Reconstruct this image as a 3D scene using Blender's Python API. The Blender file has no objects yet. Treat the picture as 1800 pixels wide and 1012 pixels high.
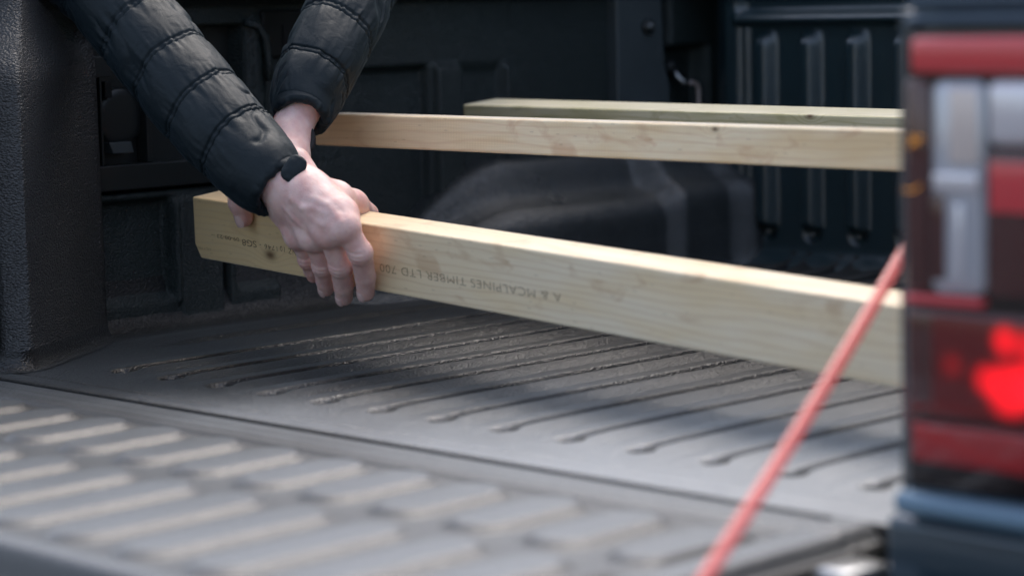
import bpy, bmesh, math, random
import numpy as np
from mathutils import Vector, Matrix

random.seed(4)
rng = np.random.RandomState(7)
S = bpy.context.scene
COL = S.collection

# ------------------------------------------------------------------ camera
CAM = np.array([2.028, -1.359, 0.370])
YAW, PITCH, ROLL, FPX = 0.784, 0.118, -0.023, 4200.0
_d = np.array([-math.sin(YAW) * math.cos(PITCH), math.cos(YAW) * math.cos(PITCH), -math.sin(PITCH)])
_r = np.cross(_d, [0, 0, 1]); _r /= np.linalg.norm(_r)
_u = np.cross(_r, _d)
CR = math.cos(ROLL) * _r + math.sin(ROLL) * _u
CU = -math.sin(ROLL) * _r + math.cos(ROLL) * _u
CD = _d
cam_data = bpy.data.cameras.new('camera')
cam = bpy.data.objects.new('camera', cam_data)
COL.objects.link(cam)
M = Matrix.Identity(4)
for i in range(3):
    M[i][0] = CR[i]; M[i][1] = CU[i]; M[i][2] = -CD[i]; M[i][3] = CAM[i]
cam.matrix_world = M
cam_data.sensor_width = 36.0
cam_data.lens = FPX / 1800.0 * 36.0
cam_data.clip_start = 0.05
cam_data.clip_end = 600.0
cam_data.dof.use_dof = True
cam_data.dof.focus_distance = 2.56
cam_data.dof.aperture_fstop = 3.1
cam_data.dof.aperture_blades = 9
S.camera = cam


def at(px, py, z):
    """world point seen at photo pixel px,py at depth z (metres)"""
    return CAM + (CD + CR * (px - 900) / FPX - CU * (py - 506) / FPX) * z


# ------------------------------------------------------------------ world, sun, exposure
SUN_EL, SUN_AZ = math.radians(60), math.radians(-25)      # azimuth measured from +Y towards +X
world = bpy.data.worlds.new('World')
S.world = world
world.use_nodes = True
wn, wl = world.node_tree.nodes, world.node_tree.links
bg = wn['Background']
sky = wn.new('ShaderNodeTexSky')
sky.sky_type = 'NISHITA'
sky.sun_disc = False
sky.sun_elevation = SUN_EL
sky.sun_rotation = SUN_AZ
sky.air_density = 1.0
sky.dust_density = 4.0
sky.ozone_density = 1.0
hsv = wn.new('ShaderNodeHueSaturation')
hsv.inputs['Saturation'].default_value = 0.80
wl.new(sky.outputs[0], hsv.inputs['Color'])
wl.new(hsv.outputs[0], bg.inputs['Color'])
bg.inputs['Strength'].default_value = 0.15
sd = bpy.data.lights.new('sun', 'SUN')
sd.energy = 0.5
sd.angle = math.radians(45)
sd.color = (1.0, 0.97, 0.93)
sun = bpy.data.objects.new('sun', sd)
COL.objects.link(sun)
sv = Vector((math.sin(SUN_AZ) * math.cos(SUN_EL), math.cos(SUN_AZ) * math.cos(SUN_EL), math.sin(SUN_EL)))
sun.rotation_euler = sv.to_track_quat('Z', 'Y').to_euler()
sun.location = (0, 0, 5)
S.view_settings.view_transform = 'Standard'
S.view_settings.look = 'None'
S.view_settings.gamma = 1.0
S.view_settings.use_curve_mapping = False
S.view_settings.exposure = 1.10
S.render.engine = 'CYCLES'
S.cycles.max_bounces = 8


# ------------------------------------------------------------------ helpers
def new_mat(name):
    m = bpy.data.materials.new(name)
    m.use_nodes = True
    nt = m.node_tree
    return m, nt.nodes, nt.links, nt.nodes['Principled BSDF']


def plain(name, col, rough=0.5, metal=0.0, spec=0.5, **kw):
    m, n, l, b = new_mat(name)
    b.inputs['Base Color'].default_value = (*col, 1)
    b.inputs['Roughness'].default_value = rough
    b.inputs['Metallic'].default_value = metal
    b.inputs['Specular IOR Level'].default_value = spec
    for k, v in kw.items():
        b.inputs[k].default_value = v
    return m


def link(name, me, mat=None, parent=None, smooth=False):
    o = bpy.data.objects.new(name, me)
    COL.objects.link(o)
    if mat:
        me.materials.append(mat)
    if parent:
        o.parent = parent
    if smooth:
        me.polygons.foreach_set('use_smooth', [True] * len(me.polygons))
    return o


def mesh(name, verts, faces, mat=None, parent=None, smooth=False):
    me = bpy.data.meshes.new(name)
    me.from_pydata([tuple(map(float, v)) for v in verts], [], [tuple(map(int, f)) for f in faces])
    me.update()
    return link(name, me, mat, parent, smooth)


def from_bm(name, bm, mat=None, parent=None, smooth=False):
    me = bpy.data.meshes.new(name)
    bmesh.ops.recalc_face_normals(bm, faces=bm.faces)
    bm.to_mesh(me); bm.free()
    return link(name, me, mat, parent, smooth)


def sheet(name, P, mat=None, parent=None, smooth=True, closed_v=False, flip=False):
    """P: (nu,nv,3) grid of points"""
    nu, nv = P.shape[:2]
    idx = np.arange(nu * nv).reshape(nu, nv)
    if closed_v:
        a = idx[:-1]; b = idx[1:]
        q = np.stack([a, b, np.roll(b, -1, 1), np.roll(a, -1, 1)], -1).reshape(-1, 4)
    else:
        q = np.stack([idx[:-1, :-1], idx[1:, :-1], idx[1:, 1:], idx[:-1, 1:]], -1).reshape(-1, 4)
    if flip:
        q = q[:, ::-1]
    me = bpy.data.meshes.new(name)
    me.vertices.add(nu * nv)
    me.vertices.foreach_set('co', P.reshape(-1).astype(np.float32))
    me.loops.add(q.size)
    me.loops.foreach_set('vertex_index', q.reshape(-1).astype(np.int32))
    me.polygons.add(len(q))
    me.polygons.foreach_set('loop_start', (np.arange(len(q)) * 4).astype(np.int32))
    me.update(calc_edges=True)
    me.validate()
    return link(name, me, mat, parent, smooth)


def box_bm(bm, lo, hi, bev=0.0, seg=2):
    r = bmesh.ops.create_cube(bm, size=1)
    vs = r['verts']
    lo, hi = Vector(lo), Vector(hi)
    for v in vs:
        v.co = Vector([(lo[i] + hi[i]) / 2 + v.co[i] * (hi[i] - lo[i]) for i in range(3)])
    if bev:
        es = list({e for v in vs for e in v.link_edges})
        bmesh.ops.bevel(bm, geom=es, offset=bev, segments=seg, profile=0.5, affect='EDGES')


def box(name, lo, hi, mat, parent=None, bev=0.0, seg=2, smooth=False):
    bm = bmesh.new()
    box_bm(bm, lo, hi, bev, seg)
    return from_bm(name, bm, mat, parent, smooth)


def prism(name, poly, axis, a, b, mat, parent=None, bev=0.0, smooth=False):
    """extrude polygon (2D list) along axis from a to b"""
    bm = bmesh.new()
    def mk(p, t):
        c = list(p); c.insert(axis, t); return bm.verts.new(c)
    v0 = [mk(p, a) for p in poly]; v1 = [mk(p, b) for p in poly]
    n = len(poly)
    bm.faces.new(v0); bm.faces.new(v1[::-1])
    for i in range(n):
        bm.faces.new((v0[i], v0[(i + 1) % n], v1[(i + 1) % n], v1[i]))
    if bev:
        bmesh.ops.bevel(bm, geom=list(bm.edges), offset=bev, segments=3, profile=0.5, affect='EDGES')
    return from_bm(name, bm, mat, parent, smooth)


def tube(name, pts, rad, mat, parent=None, n=12):
    pts = [np.array(p, float) for p in pts]
    rads = rad if isinstance(rad, (list, tuple)) else [rad] * len(pts)
    rings = []
    t0 = pts[1] - pts[0]; t0 /= np.linalg.norm(t0)
    a = np.cross(t0, [0.3, 0.5, 0.8]); a /= np.linalg.norm(a)
    for i, p in enumerate(pts):
        t = pts[min(i + 1, len(pts) - 1)] - pts[max(i - 1, 0)]
        t /= np.linalg.norm(t)
        a = a - t * (a @ t); a /= np.linalg.norm(a)
        b = np.cross(t, a)
        th = np.arange(n) * 2 * math.pi / n
        rings.append(p + rads[i] * (np.cos(th)[:, None] * a + np.sin(th)[:, None] * b))
    P = np.array([np.repeat(pts[0][None], n, 0)] + rings + [np.repeat(pts[-1][None], n, 0)])
    return sheet(name, P, mat, parent, closed_v=True)


def disc(name, c, nrm, r, h, mat, parent=None, n=40, dome=0.0):
    nrm = np.array(nrm, float); nrm /= np.linalg.norm(nrm)
    a = np.cross(nrm, [0, 0, 1.0]); a /= np.linalg.norm(a); b = np.cross(nrm, a)
    th = np.arange(n) * 2 * math.pi / n
    ring = np.cos(th)[:, None] * a + np.sin(th)[:, None] * b
    c = np.array(c, float)
    bv = min(h, r) * 0.25
    prof = [(r, 0), (r, h - bv), (r - bv, h)] + [(r * k, h + dome * (1 - k * k)) for k in (0.7, 0.4, 0.15, 0.0)]
    P = np.array([c + ring * q + nrm * t for q, t in prof])
    return sheet(name, P, mat, parent, closed_v=True)


def empty(name, loc=(0, 0, 0)):
    o = bpy.data.objects.new(name, None)
    o.location = loc
    o.empty_display_size = 0.1
    COL.objects.link(o)
    return o


def tag(o, label=None, cat=None, group=None, kind=None):
    if label: o['label'] = label
    if cat: o['category'] = cat
    if group: o['group'] = group
    if kind: o['kind'] = kind
    return o


def sst(x, a, b):
    t = np.clip((x - a) / (b - a + 1e-12), 0, 1)
    return t * t * (3 - 2 * t)


def bx(x, a, b, w=0.006, w2=None):
    w2 = w if w2 is None else w2
    return sst(x, a - w / 2, a + w / 2) * (1 - sst(x, b - w2 / 2, b + w2 / 2))


_perm = rng.rand(64, 64, 64).astype(np.float32)
def vnoise(x, y, z):
    x, y, z = np.broadcast_arrays(x, y, z)
    xi, yi, zi = np.floor(x).astype(int), np.floor(y).astype(int), np.floor(z).astype(int)
    fx, fy, fz = x - xi, y - yi, z - zi
    fx, fy, fz = [f * f * (3 - 2 * f) for f in (fx, fy, fz)]
    o = 0
    for dx in (0, 1):
        for dy in (0, 1):
            for dz in (0, 1):
                w = (fx if dx else 1 - fx) * (fy if dy else 1 - fy) * (fz if dz else 1 - fz)
                o = o + w * _perm[(xi + dx) % 64, (yi + dy) % 64, (zi + dz) % 64]
    return o * 2 - 1


# ------------------------------------------------------------------ materials
def liner_mat(name, base=0.012, rough=0.42, scale=260, strength=0.5, dist=0.0012, tint=(1, 1.05, 1.1), dust=0.0, spec=0.5, sheen=0.0, sheen_rough=0.5, painted_light=None):
    m, n, l, b = new_mat(name)
    tc = n.new('ShaderNodeTexCoord')
    mp = n.new('ShaderNodeMapping'); mp.inputs['Scale'].default_value = (1, 1, 1.5)
    l.new(tc.outputs['Object'], mp.inputs['Vector'])
    v = n.new('ShaderNodeTexNoise'); v.inputs['Scale'].default_value = scale
    v.inputs['Detail'].default_value = 2.5; v.inputs['Distortion'].default_value = 0.5
    l.new(mp.outputs[0], v.inputs['Vector'])
    v2 = n.new('ShaderNodeTexVoronoi'); v2.inputs['Scale'].default_value = scale * 1.2
    v2.feature = 'SMOOTH_F1'
    l.new(mp.outputs[0], v2.inputs['Vector'])
    mx = n.new('ShaderNodeMath'); mx.operation = 'MULTIPLY_ADD'
    l.new(v2.outputs['Distance'], mx.inputs[0]); mx.inputs[1].default_value = -1.1
    l.new(v.outputs['Fac'], mx.inputs[2])
    bp = n.new('ShaderNodeBump'); bp.inputs['Strength'].default_value = strength
    bp.inputs['Distance'].default_value = dist
    l.new(mx.outputs[0], bp.inputs['Height'])
    l.new(bp.outputs[0], b.inputs['Normal'])
    # large-scale wear: scuffs and settled dust vary colour and gloss
    w = n.new('ShaderNodeTexNoise'); w.inputs['Scale'].default_value = 9; w.inputs['Detail'].default_value = 6
    w.inputs['Roughness'].default_value = 0.65
    l.new(tc.outputs['Object'], w.inputs['Vector'])
    cr = n.new('ShaderNodeValToRGB')
    cr.color_ramp.elements[0].position = 0.35; cr.color_ramp.elements[1].position = 0.75
    c0 = [base * t for t in tint]; c1 = [base * 1.3 * t + dust for t in tint]
    cr.color_ramp.elements[0].color = (*c0, 1); cr.color_ramp.elements[1].color = (*c1, 1)
    l.new(w.outputs['Fac'], cr.inputs[0]); l.new(cr.outputs[0], b.inputs['Base Color'])
    if painted_light:  # pale gradient paints the sky's reflection into the colour
        gx, gy, g0, amt = painted_light[:4]
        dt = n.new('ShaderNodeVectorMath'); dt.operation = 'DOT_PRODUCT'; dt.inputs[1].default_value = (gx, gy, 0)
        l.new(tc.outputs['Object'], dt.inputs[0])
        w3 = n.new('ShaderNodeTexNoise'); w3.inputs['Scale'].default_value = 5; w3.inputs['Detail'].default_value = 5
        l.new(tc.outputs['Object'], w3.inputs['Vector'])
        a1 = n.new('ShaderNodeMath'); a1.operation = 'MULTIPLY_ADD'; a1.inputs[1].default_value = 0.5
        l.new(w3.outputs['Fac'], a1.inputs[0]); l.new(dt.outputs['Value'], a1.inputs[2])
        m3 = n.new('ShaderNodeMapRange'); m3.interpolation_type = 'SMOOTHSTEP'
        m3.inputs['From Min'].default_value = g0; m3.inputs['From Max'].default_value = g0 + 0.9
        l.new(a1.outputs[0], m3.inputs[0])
        # shade painted into the recesses: the pale tone fades in the low parts
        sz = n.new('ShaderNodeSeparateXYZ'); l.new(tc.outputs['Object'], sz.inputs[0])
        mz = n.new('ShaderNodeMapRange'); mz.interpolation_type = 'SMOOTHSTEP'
        mz.inputs['From Min'].default_value = -0.0050; mz.inputs['From Max'].default_value = -0.0010; mz.inputs['To Min'].default_value = painted_light[4]
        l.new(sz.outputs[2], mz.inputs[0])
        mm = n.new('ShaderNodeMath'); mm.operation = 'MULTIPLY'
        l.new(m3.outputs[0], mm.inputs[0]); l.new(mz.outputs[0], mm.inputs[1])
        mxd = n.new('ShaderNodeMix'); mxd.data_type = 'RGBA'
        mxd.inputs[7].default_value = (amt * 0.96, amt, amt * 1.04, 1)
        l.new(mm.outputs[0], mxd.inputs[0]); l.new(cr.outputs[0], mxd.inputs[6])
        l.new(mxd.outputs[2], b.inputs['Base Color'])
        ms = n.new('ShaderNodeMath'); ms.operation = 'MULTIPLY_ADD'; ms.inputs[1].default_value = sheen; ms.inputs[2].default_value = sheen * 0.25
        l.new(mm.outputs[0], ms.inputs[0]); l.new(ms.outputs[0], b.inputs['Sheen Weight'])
    mr = n.new('ShaderNodeMapRange'); mr.inputs['To Min'].default_value = rough - 0.03; mr.inputs['To Max'].default_value = rough + 0.05
    l.new(w.outputs['Fac'], mr.inputs[0]); l.new(mr.outputs[0], b.inputs['Roughness'])
    b.inputs['Specular IOR Level'].default_value = spec
    if not painted_light: b.inputs['Sheen Weight'].default_value = sheen
    b.inputs['Sheen Roughness'].default_value = sheen_rough
    return m


M_liner = liner_mat('black_grained_liner', 0.016, 0.29, 430, 1.0, 0.0014, tint=(0.62, 1.10, 1.10), spec=0.6)
M_front = liner_mat('black_front_liner', 0.024, 0.30, 300, 0.5, 0.0008, tint=(0.42, 1.05, 1.30), spec=1.0)
M_pillar = liner_mat('worn_grained_liner', 0.036, 0.34, 340, 1.0, 0.0020, tint=(1, 1, 1.01), dust=0.004)
M_arch = liner_mat('black_arch_liner', 0.030, 0.25, 400, 1.0, 0.0011, spec=1.0, tint=(0.85, 1.0, 1.05))
M_floor = liner_mat('sky_toned_floor_liner', 0.005, 0.28, 380, 0.9, 0.0011, spec=0.5, tint=(0.95, 1.0, 1.05), dust=0.001, sheen=0.75, sheen_rough=0.3, painted_light=(0.95, -0.95, 0.22, 0.30, 0.0))  # colour carries sky gleam at the rear right and shade in the grooves
M_gate = liner_mat('sky_toned_tailgate_liner', 0.018, 0.40, 330, 0.6, 0.0010, spec=0.5, tint=(0.97, 1.02, 1.05), dust=0.006, sheen=0.75, sheen_rough=0.3, painted_light=(0.9, -0.25, 0.22, 0.105, 0.45))  # painted sky gleam again, with dimmer recesses between the treads
M_smooth = plain('smooth_black_plastic', (0.006, 0.007, 0.007), 0.55, spec=0.25)
M_smooth2 = plain('satin_dark_plastic', (0.014, 0.017, 0.018), 0.38, spec=0.4)
M_post = liner_mat('grey_post', 0.050, 0.40, 500, 0.15, 0.0005, tint=(0.85, 1.05, 1.15))
M_paint = plain('dark_blue_paint', (0.022, 0.042, 0.060), 0.30, 0.35, **{'Coat Weight': 1.0, 'Coat Roughness': 0.05})
M_lip = plain('sky_lit_trim', (0.15, 0.24, 0.32), 0.35, 0.2)  # sky reflected on the lip, painted in as a paler blue
M_trim = plain('sky_lit_paint', (0.09, 0.13, 0.17), 0.35, 0.3)  # body paint lightened to carry the bright sky it mirrors
M_steel = plain('bolt_steel', (0.35, 0.36, 0.37), 0.3, 1.0)
M_wire = plain('hook_wire', (0.65, 0.55, 0.53), 0.35, 0.6)
M_rubber = plain('black_rubber', (0.008, 0.008, 0.009), 0.7)
M_gap = plain('shadow_gap_black', (0.004, 0.004, 0.004), 0.9)

# ------------------------------------------------------------------ ground
def asphalt():
    m, n, l, b = new_mat('asphalt')
    t = n.new('ShaderNodeTexNoise'); t.inputs['Scale'].default_value = 60; t.inputs['Detail'].default_value = 6
    tc = n.new('ShaderNodeTexCoord'); l.new(tc.outputs['Object'], t.inputs['Vector'])
    cr = n.new('ShaderNodeValToRGB')
    cr.color_ramp.elements[0].color = (0.03, 0.03, 0.032, 1); cr.color_ramp.elements[1].color = (0.09, 0.09, 0.09, 1)
    l.new(t.outputs['Fac'], cr.inputs[0]); l.new(cr.outputs[0], b.inputs['Base Color'])
    b.inputs['Roughness'].default_value = 0.85
    return m
g = mesh('ground', [(-200, -200, -0.78), (200, -200, -0.78), (200, 200, -0.78), (-200, 200, -0.78)], [(0, 1, 2, 3)], asphalt())
tag(g, kind='structure')

# ------------------------------------------------------------------ the pickup truck
truck = empty('pickup_truck', (0.4, 0.6, -0.78))
tag(truck, 'dark blue pickup truck with black lined cargo bed, tailgate lowered', 'truck')
TOFF = Vector((0.4, 0.6, -0.78))
def under(o, parent=truck):
    """parent keeping world coordinates"""
    o.parent = parent
    o.matrix_parent_inverse = Matrix.Translation(-TOFF)
    return o

WX = -0.222
# --- floor with pressed grooves
def floor_h(X, Y):
    h = np.zeros_like(X)
    k = np.round(X / 0.08)
    dx = X - k * 0.08
    on = (k >= 0)
    yy = Y - 0.094
    groove = np.exp(-(dx / 0.0062) ** 4) * sst(yy, -0.002, 0.004)
    endd = np.exp(-((dx / 0.0095) ** 2 + ((Y - 0.100) / 0.011) ** 2) ** 1.5)
    h -= on * 0.0095 * np.maximum(groove, endd * 1.3)
    # soft crown between grooves
    h += on * 0.0030 * np.cos(np.clip(dx / 0.04, -1, 1) * math.pi / 2) * sst(yy, -0.03, 0.05)
    # raised lip along the wall
    h += 0.004 * sst(-X, 0.105, 0.12) * (1 - sst(-X, 0.16, 0.19)) * sst(Y, 0.2, 0.3)
    h += 0.02 * np.exp(-(X - WX) / 0.014)
    h += 0.022 * np.exp(-(1.245 - Y) / 0.018)
    # rear edge roll and a shallow line parallel to it
    h -= 0.0015 * (1 - sst(Y, -0.006, 0.004))
    h -= 0.0012 * np.exp(-((Y - 0.022) / 0.003) ** 2)
    return h
xs = np.concatenate([np.arange(-0.24, -0.02, 0.006), np.arange(-0.02, 1.10, 0.0014)])
ys = np.concatenate([np.arange(-0.006, 0.13, 0.0022), np.arange(0.13, 0.6, 0.008), np.arange(0.6, 1.26, 0.012)])
X, Y = np.meshgrid(xs, ys, indexing='ij')
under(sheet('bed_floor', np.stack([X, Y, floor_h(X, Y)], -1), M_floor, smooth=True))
under(box('floor_sill', (-0.26, -0.0052, -0.08), (1.11, 0.02, -0.0009), M_gap))

# --- left side wall (height field over Y, Z; positive = towards the bed)
def wall_h(Y, Z):
    h = np.zeros_like(Y)
    # foot flare
    h += 0.016 * (1 - sst(Z, 0.0, 0.016))
    # lower pressed panels with sloped sill
    for a, b_ in ((0.225, 0.335), (0.432, 0.60)):
        m = bx(Y, a, b_, 0.008)
        h -= 0.016 * m * sst(Z, 0.032, 0.052) * (1 - sst(Z, 0.150, 0.158))
    h += 0.006 * bx(Y, 0.337, 0.345, 0.004) * bx(Z, 0.03, 0.15, 0.01)
    h -= 0.022 * bx(Y, 0.409, 0.419, 0.004) * bx(Z, 0.005, 0.16, 0.006)
    h += 0.004 * bx(Y, 0.346, 0.408, 0.004) * bx(Z, 0.005, 0.155, 0.01)
    # storage pocket
    h -= 0.034 * bx(Y, 0.215, 0.452, 0.010) * bx(Z, 0.166, 0.352, 0.006)
    h += 0.006 * bx(Y, 0.462, 0.480, 0.012) * (1 - bx(Y, 0.0, 0.462, 0.01)) * bx(Z, 0.16, 0.36, 0.012)
    # step below the upper wall
    st = 1 - sst(Z, 0.286, 0.298)
    h -= 0.013 * st * bx(Y, 0.50, 0.752, 0.006)
    h += 0.012 * (1 - sst(Z, 0.287, 0.301)) * bx(Y, 0.760, 0.806, 0.007)
    h -= 0.007 * (1 - sst(Z, 0.278, 0.300)) * bx(Y, 0.812, 0.884, 0.008)
    h += 0.008 * (1 - sst(Z, 0.284, 0.296)) * bx(Y, 0.889, 0.899, 0.005)
    # front end of the wall: gap, pocket for the hook, end post
    h -= 0.03 * bx(Y, 1.190, 1.212, 0.006)
    h += 0.012 * bx(Y, 1.213, 1.296, 0.016) * sst(Z, 0.298, 0.310)
    h -= 0.018 * bx(Y, 1.214, 1.294, 0.010) * (1 - sst(Z, 0.298, 0.308))
    h += 0.012 * bx(Y, 1.296, 1.33, 0.016)
    # upper roll and a dark shelf under the rail
    h += 0.030 * sst(Z, 0.372, 0.392)
    h += 0.0008 * vnoise(Y * 14, Z * 14, 0.3)
    return h
ys = np.concatenate([np.arange(0.10, 0.92, 0.0022), np.arange(0.92, 1.34, 0.003)])
zs = np.arange(-0.004, 0.452, 0.0026)
Y, Z = np.meshgrid(ys, zs, indexing='ij')
under(sheet('side_liner', np.stack([WX + wall_h(Y, Z), Y, Z], -1), M_liner, smooth=True))
# outer side, rail cap
under(box('side_panel', (-0.40, 0.0, -0.35), (-0.262, 1.36, 0.46), M_paint, bev=0.03, seg=4, smooth=True))
under(box('rail_cap', (-0.34, 0.03, 0.4615), (-0.16, 1.36, 0.482), M_liner, bev=0.008, seg=3, smooth=True))
# corner pillar at the tailgate
bm = bmesh.new()
foot = [(-0.262, 0.016), (-0.110, 0.026), (-0.090, 0.046), (-0.196, 0.214), (-0.204, 0.226), (-0.262, 0.226)]
levels = [(0.0, 0.008), (0.010, 0.002), (0.026, -0.003), (0.16, -0.004), (0.300, -0.006), (0.320, -0.010), (0.344, -0.036), (0.392, -0.062), (0.46, -0.070)]
rings = []
for z, off in levels:
    ring = []
    for i, (x, y) in enumerate(foot):
        fx = 1.0 if 0 < i < 5 else 0.0
        yy = y + (-off * 0.8 if i in (1, 2) else 0)
        ring.append(bm.verts.new((x + off * fx * (1.0 if i != 4 else 0.3), yy, z)))
    rings.append(ring)
for a, b_ in zip(rings[:-1], rings[1:]):
    for i in range(6):
        bm.faces.new((a[i], a[(i + 1) % 6], b_[(i + 1) % 6], b_[i]))
bm.faces.new(rings[0][::-1]); bm.faces.new(rings[-1])
bmesh.ops.bevel(bm, geom=[e for e in bm.edges if abs(e.verts[0].co.z - e.verts[1].co.z) > 0.004 and e.verts[0].co.x > -0.2], offset=0.006, segments=3, profile=0.5, affect='EDGES')
p = under(from_bm('corner_pillar', bm, M_pillar, smooth=True))
under(box('pillar_strip', (-0.225, 0.010, 0.016), (-0.1135, 0.0215, 0.345), M_rubber, bev=0.003, seg=3, smooth=True))  # thin black strip over the pillar's rear face
# flare where the pillar meets the floor
u = np.linspace(0, 1, 40); v = np.linspace(0, 1, 10)
path = np.array([(-0.204, 0.226), (-0.196, 0.214), (-0.092, 0.050), (-0.086, 0.034), (-0.100, 0.022), (-0.262, 0.012)])
seg = np.r_[0, np.cumsum(np.linalg.norm(np.diff(path, axis=0), axis=1))]; seg /= seg[-1]
px_ = np.interp(u, seg, path[:, 0]); py_ = np.interp(u, seg, path[:, 1])
tx = np.gradient(px_); ty = np.gradient(py_); ln = np.hypot(tx, ty); nx, ny = -ty / ln, tx / ln
F = np.zeros((40, 10, 3))
for j, t in enumerate(v):
    o = 0.017 * (1 - math.cos(t * math.pi / 2)) ; zz = 0.020 * (1 - math.sin(t * math.pi / 2)) + 0.0008
    F[:, j, 0] = px_ + nx * o * np.sign(0.5); F[:, j, 1] = py_ + ny * o; F[:, j, 2] = zz
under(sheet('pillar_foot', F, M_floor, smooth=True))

# --- storage pocket behind the arm
sp = under(box('storage_panel', (-0.262, 0.216, 0.160), (-0.249, 0.452, 0.356), M_smooth2, bev=0.002))
def subw(o, parent=sp):
    o.parent = parent
    return o
subw(box('ledge_bar', (-0.2485, 0.216, 0.1685), (-0.2175, 0.452, 0.1975), M_smooth2, bev=0.0015))
subw(box('rib', (-0.2485, 0.2445, 0.1978), (-0.226, 0.2475, 0.322), M_smooth2, bev=0.0008))
subw(box('rib', (-0.2485, 0.3095, 0.1978), (-0.228, 0.3165, 0.352), M_smooth2, bev=0.001))
subw(box('upper_block', (-0.2485, 0.2180, 0.2980), (-0.2235, 0.2600, 0.3220), M_smooth2, bev=0.001))
subw(box('hinge', (-0.2485, 0.2560, 0.2740), (-0.232, 0.2660, 0.2930), M_smooth, bev=0.001))
ld = subw(disc('socket_lid', (-0.2488, 0.283, 0.2515), (1, 0, 0), 0.0335, 0.009, M_smooth2, n=48, dome=0.001))
subw(prism('lid_tab', [(0.262, 0.210), (0.291, 0.210), (0.288, 0.223), (0.257, 0.223)], 0, -0.246, -0.229, M_post, bev=0.001))
# recessed plate further forward
pl = under(box('recess_plate', (-0.232, 0.478, 0.312), (-0.2155, 0.555, 0.3695), M_smooth, bev=0.004, seg=3))
box('recess_frame', (-0.2154, 0.508, 0.322), (-0.2135, 0.545, 0.352), M_gap, pl, bev=0.0005)
under(tube('rounded_trim', [(-0.219, 0.452, 0.356), (-0.214, 0.468, 0.352), (-0.212, 0.478, 0.338), (-0.212, 0.482, 0.31), (-0.212, 0.482, 0.285)], 0.005, M_liner))

# --- mounting post with its bolt, tie-down hook
mp_ = under(prism('mounting_post', [(1.096, -0.01), (1.196, -0.01), (1.206, 0.250), (1.190, 0.282), (1.186, 0.452), (1.096, 0.452)], 0, -0.226, -0.204, M_post, bev=0.003))
b_ = disc('bolt', (-0.2035, 1.158, 0.334), (1, -0.2, 0), 0.0105, 0.006, M_smooth2, mp_, dome=0.004)
b2 = disc('bolt_socket', (-0.1945, 1.157, 0.335), (1, -0.2, 0), 0.0045, 0.0015, M_steel, mp_)
hook = under(disc('tie_down_hook', (-0.240, 1.242, 0.276), (1, -0.3, 0), 0.012, 0.012, M_smooth2, dome=0.004))
tube('hook_arm', [(-0.228, 1.241, 0.272), (-0.222, 1.243, 0.262), (-0.216, 1.248, 0.254), (-0.212, 1.255, 0.251)], 0.0045, M_steel, hook)
tube('hook_wire', [(-0.212, 1.252, 0.252), (-0.210, 1.262, 0.253), (-0.209, 1.270, 0.250), (-0.209, 1.273, 0.243), (-0.209, 1.273, 0.20), (-0.209, 1.268, 0.185), (-0.209, 1.25, 0.18)], 0.0030, M_wire, hook)

# --- wheel arch
yv = np.linspace(0.56, 1.262, 280)
rise = sst(yv, 0.575, 0.84) ** 0.8
D1 = 0.112 * sst(yv, 0.56, 0.90) ** 0.7 + 0.016 * sst(yv, 1.080, 1.112) + 0.022 * sst(yv, 1.195, 1.240)
Z1 = (0.108 + 0.014 * sst(yv, 1.075, 1.115)) * rise
Z2 = 0.168 * sst(yv, 0.585, 0.86) ** 0.7 + 0.006 * sst(yv, 1.07, 1.11)
D2 = 0.050 * sst(yv, 0.585, 0.90) + 0.030 * sst(yv, 1.075, 1.110) + 0.02 * sst(yv, 1.19, 1.24)
rows = []
for i, y_ in enumerate(yv):
    d1, z1, z2, d2 = D1[i], Z1[i], Z2[i], min(D2[i], D1[i] * 0.62)
    k = max(rise[i], 0.02)
    pr = [(-0.012, z2 + 0.002), (d2 * 0.55, z2), (d2 * 0.93, z2 - 0.010 * k), (d2 + 0.010 * k, z1 + 0.016 * k), (d2 + (d1 - d2) * 0.45, z1 + 0.004 * k), (d1 - 0.014 * k, z1 - 0.003 * k), (d1, z1 - 0.020 * k), (d1 + 0.001, z1 * 0.45), (d1 + 0.003, 0.012), (d1 + 0.018, -0.001)]
    P3 = np.array([(WX + p_[0], y_, p_[1]) for p_ in pr])
    P3 = np.vstack([2 * P3[0] - P3[1], P3, 2 * P3[-1] - P3[-2]])
    row = []
    for t_ in np.linspace(0, len(P3) - 3 - 1e-9, 72):
        q = int(t_); f = t_ - q; p0, p1, p2, p3 = P3[q:q + 4]
        row.append(0.5 * ((2 * p1) + (-p0 + p2) * f + (2 * p0 - 5 * p1 + 4 * p2 - p3) * f * f + (-p0 + 3 * p1 - 3 * p2 + p3) * f ** 3))
    rows.append(row)
under(sheet('wheel_arch', np.array(rows), M_arch, smooth=True))

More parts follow.
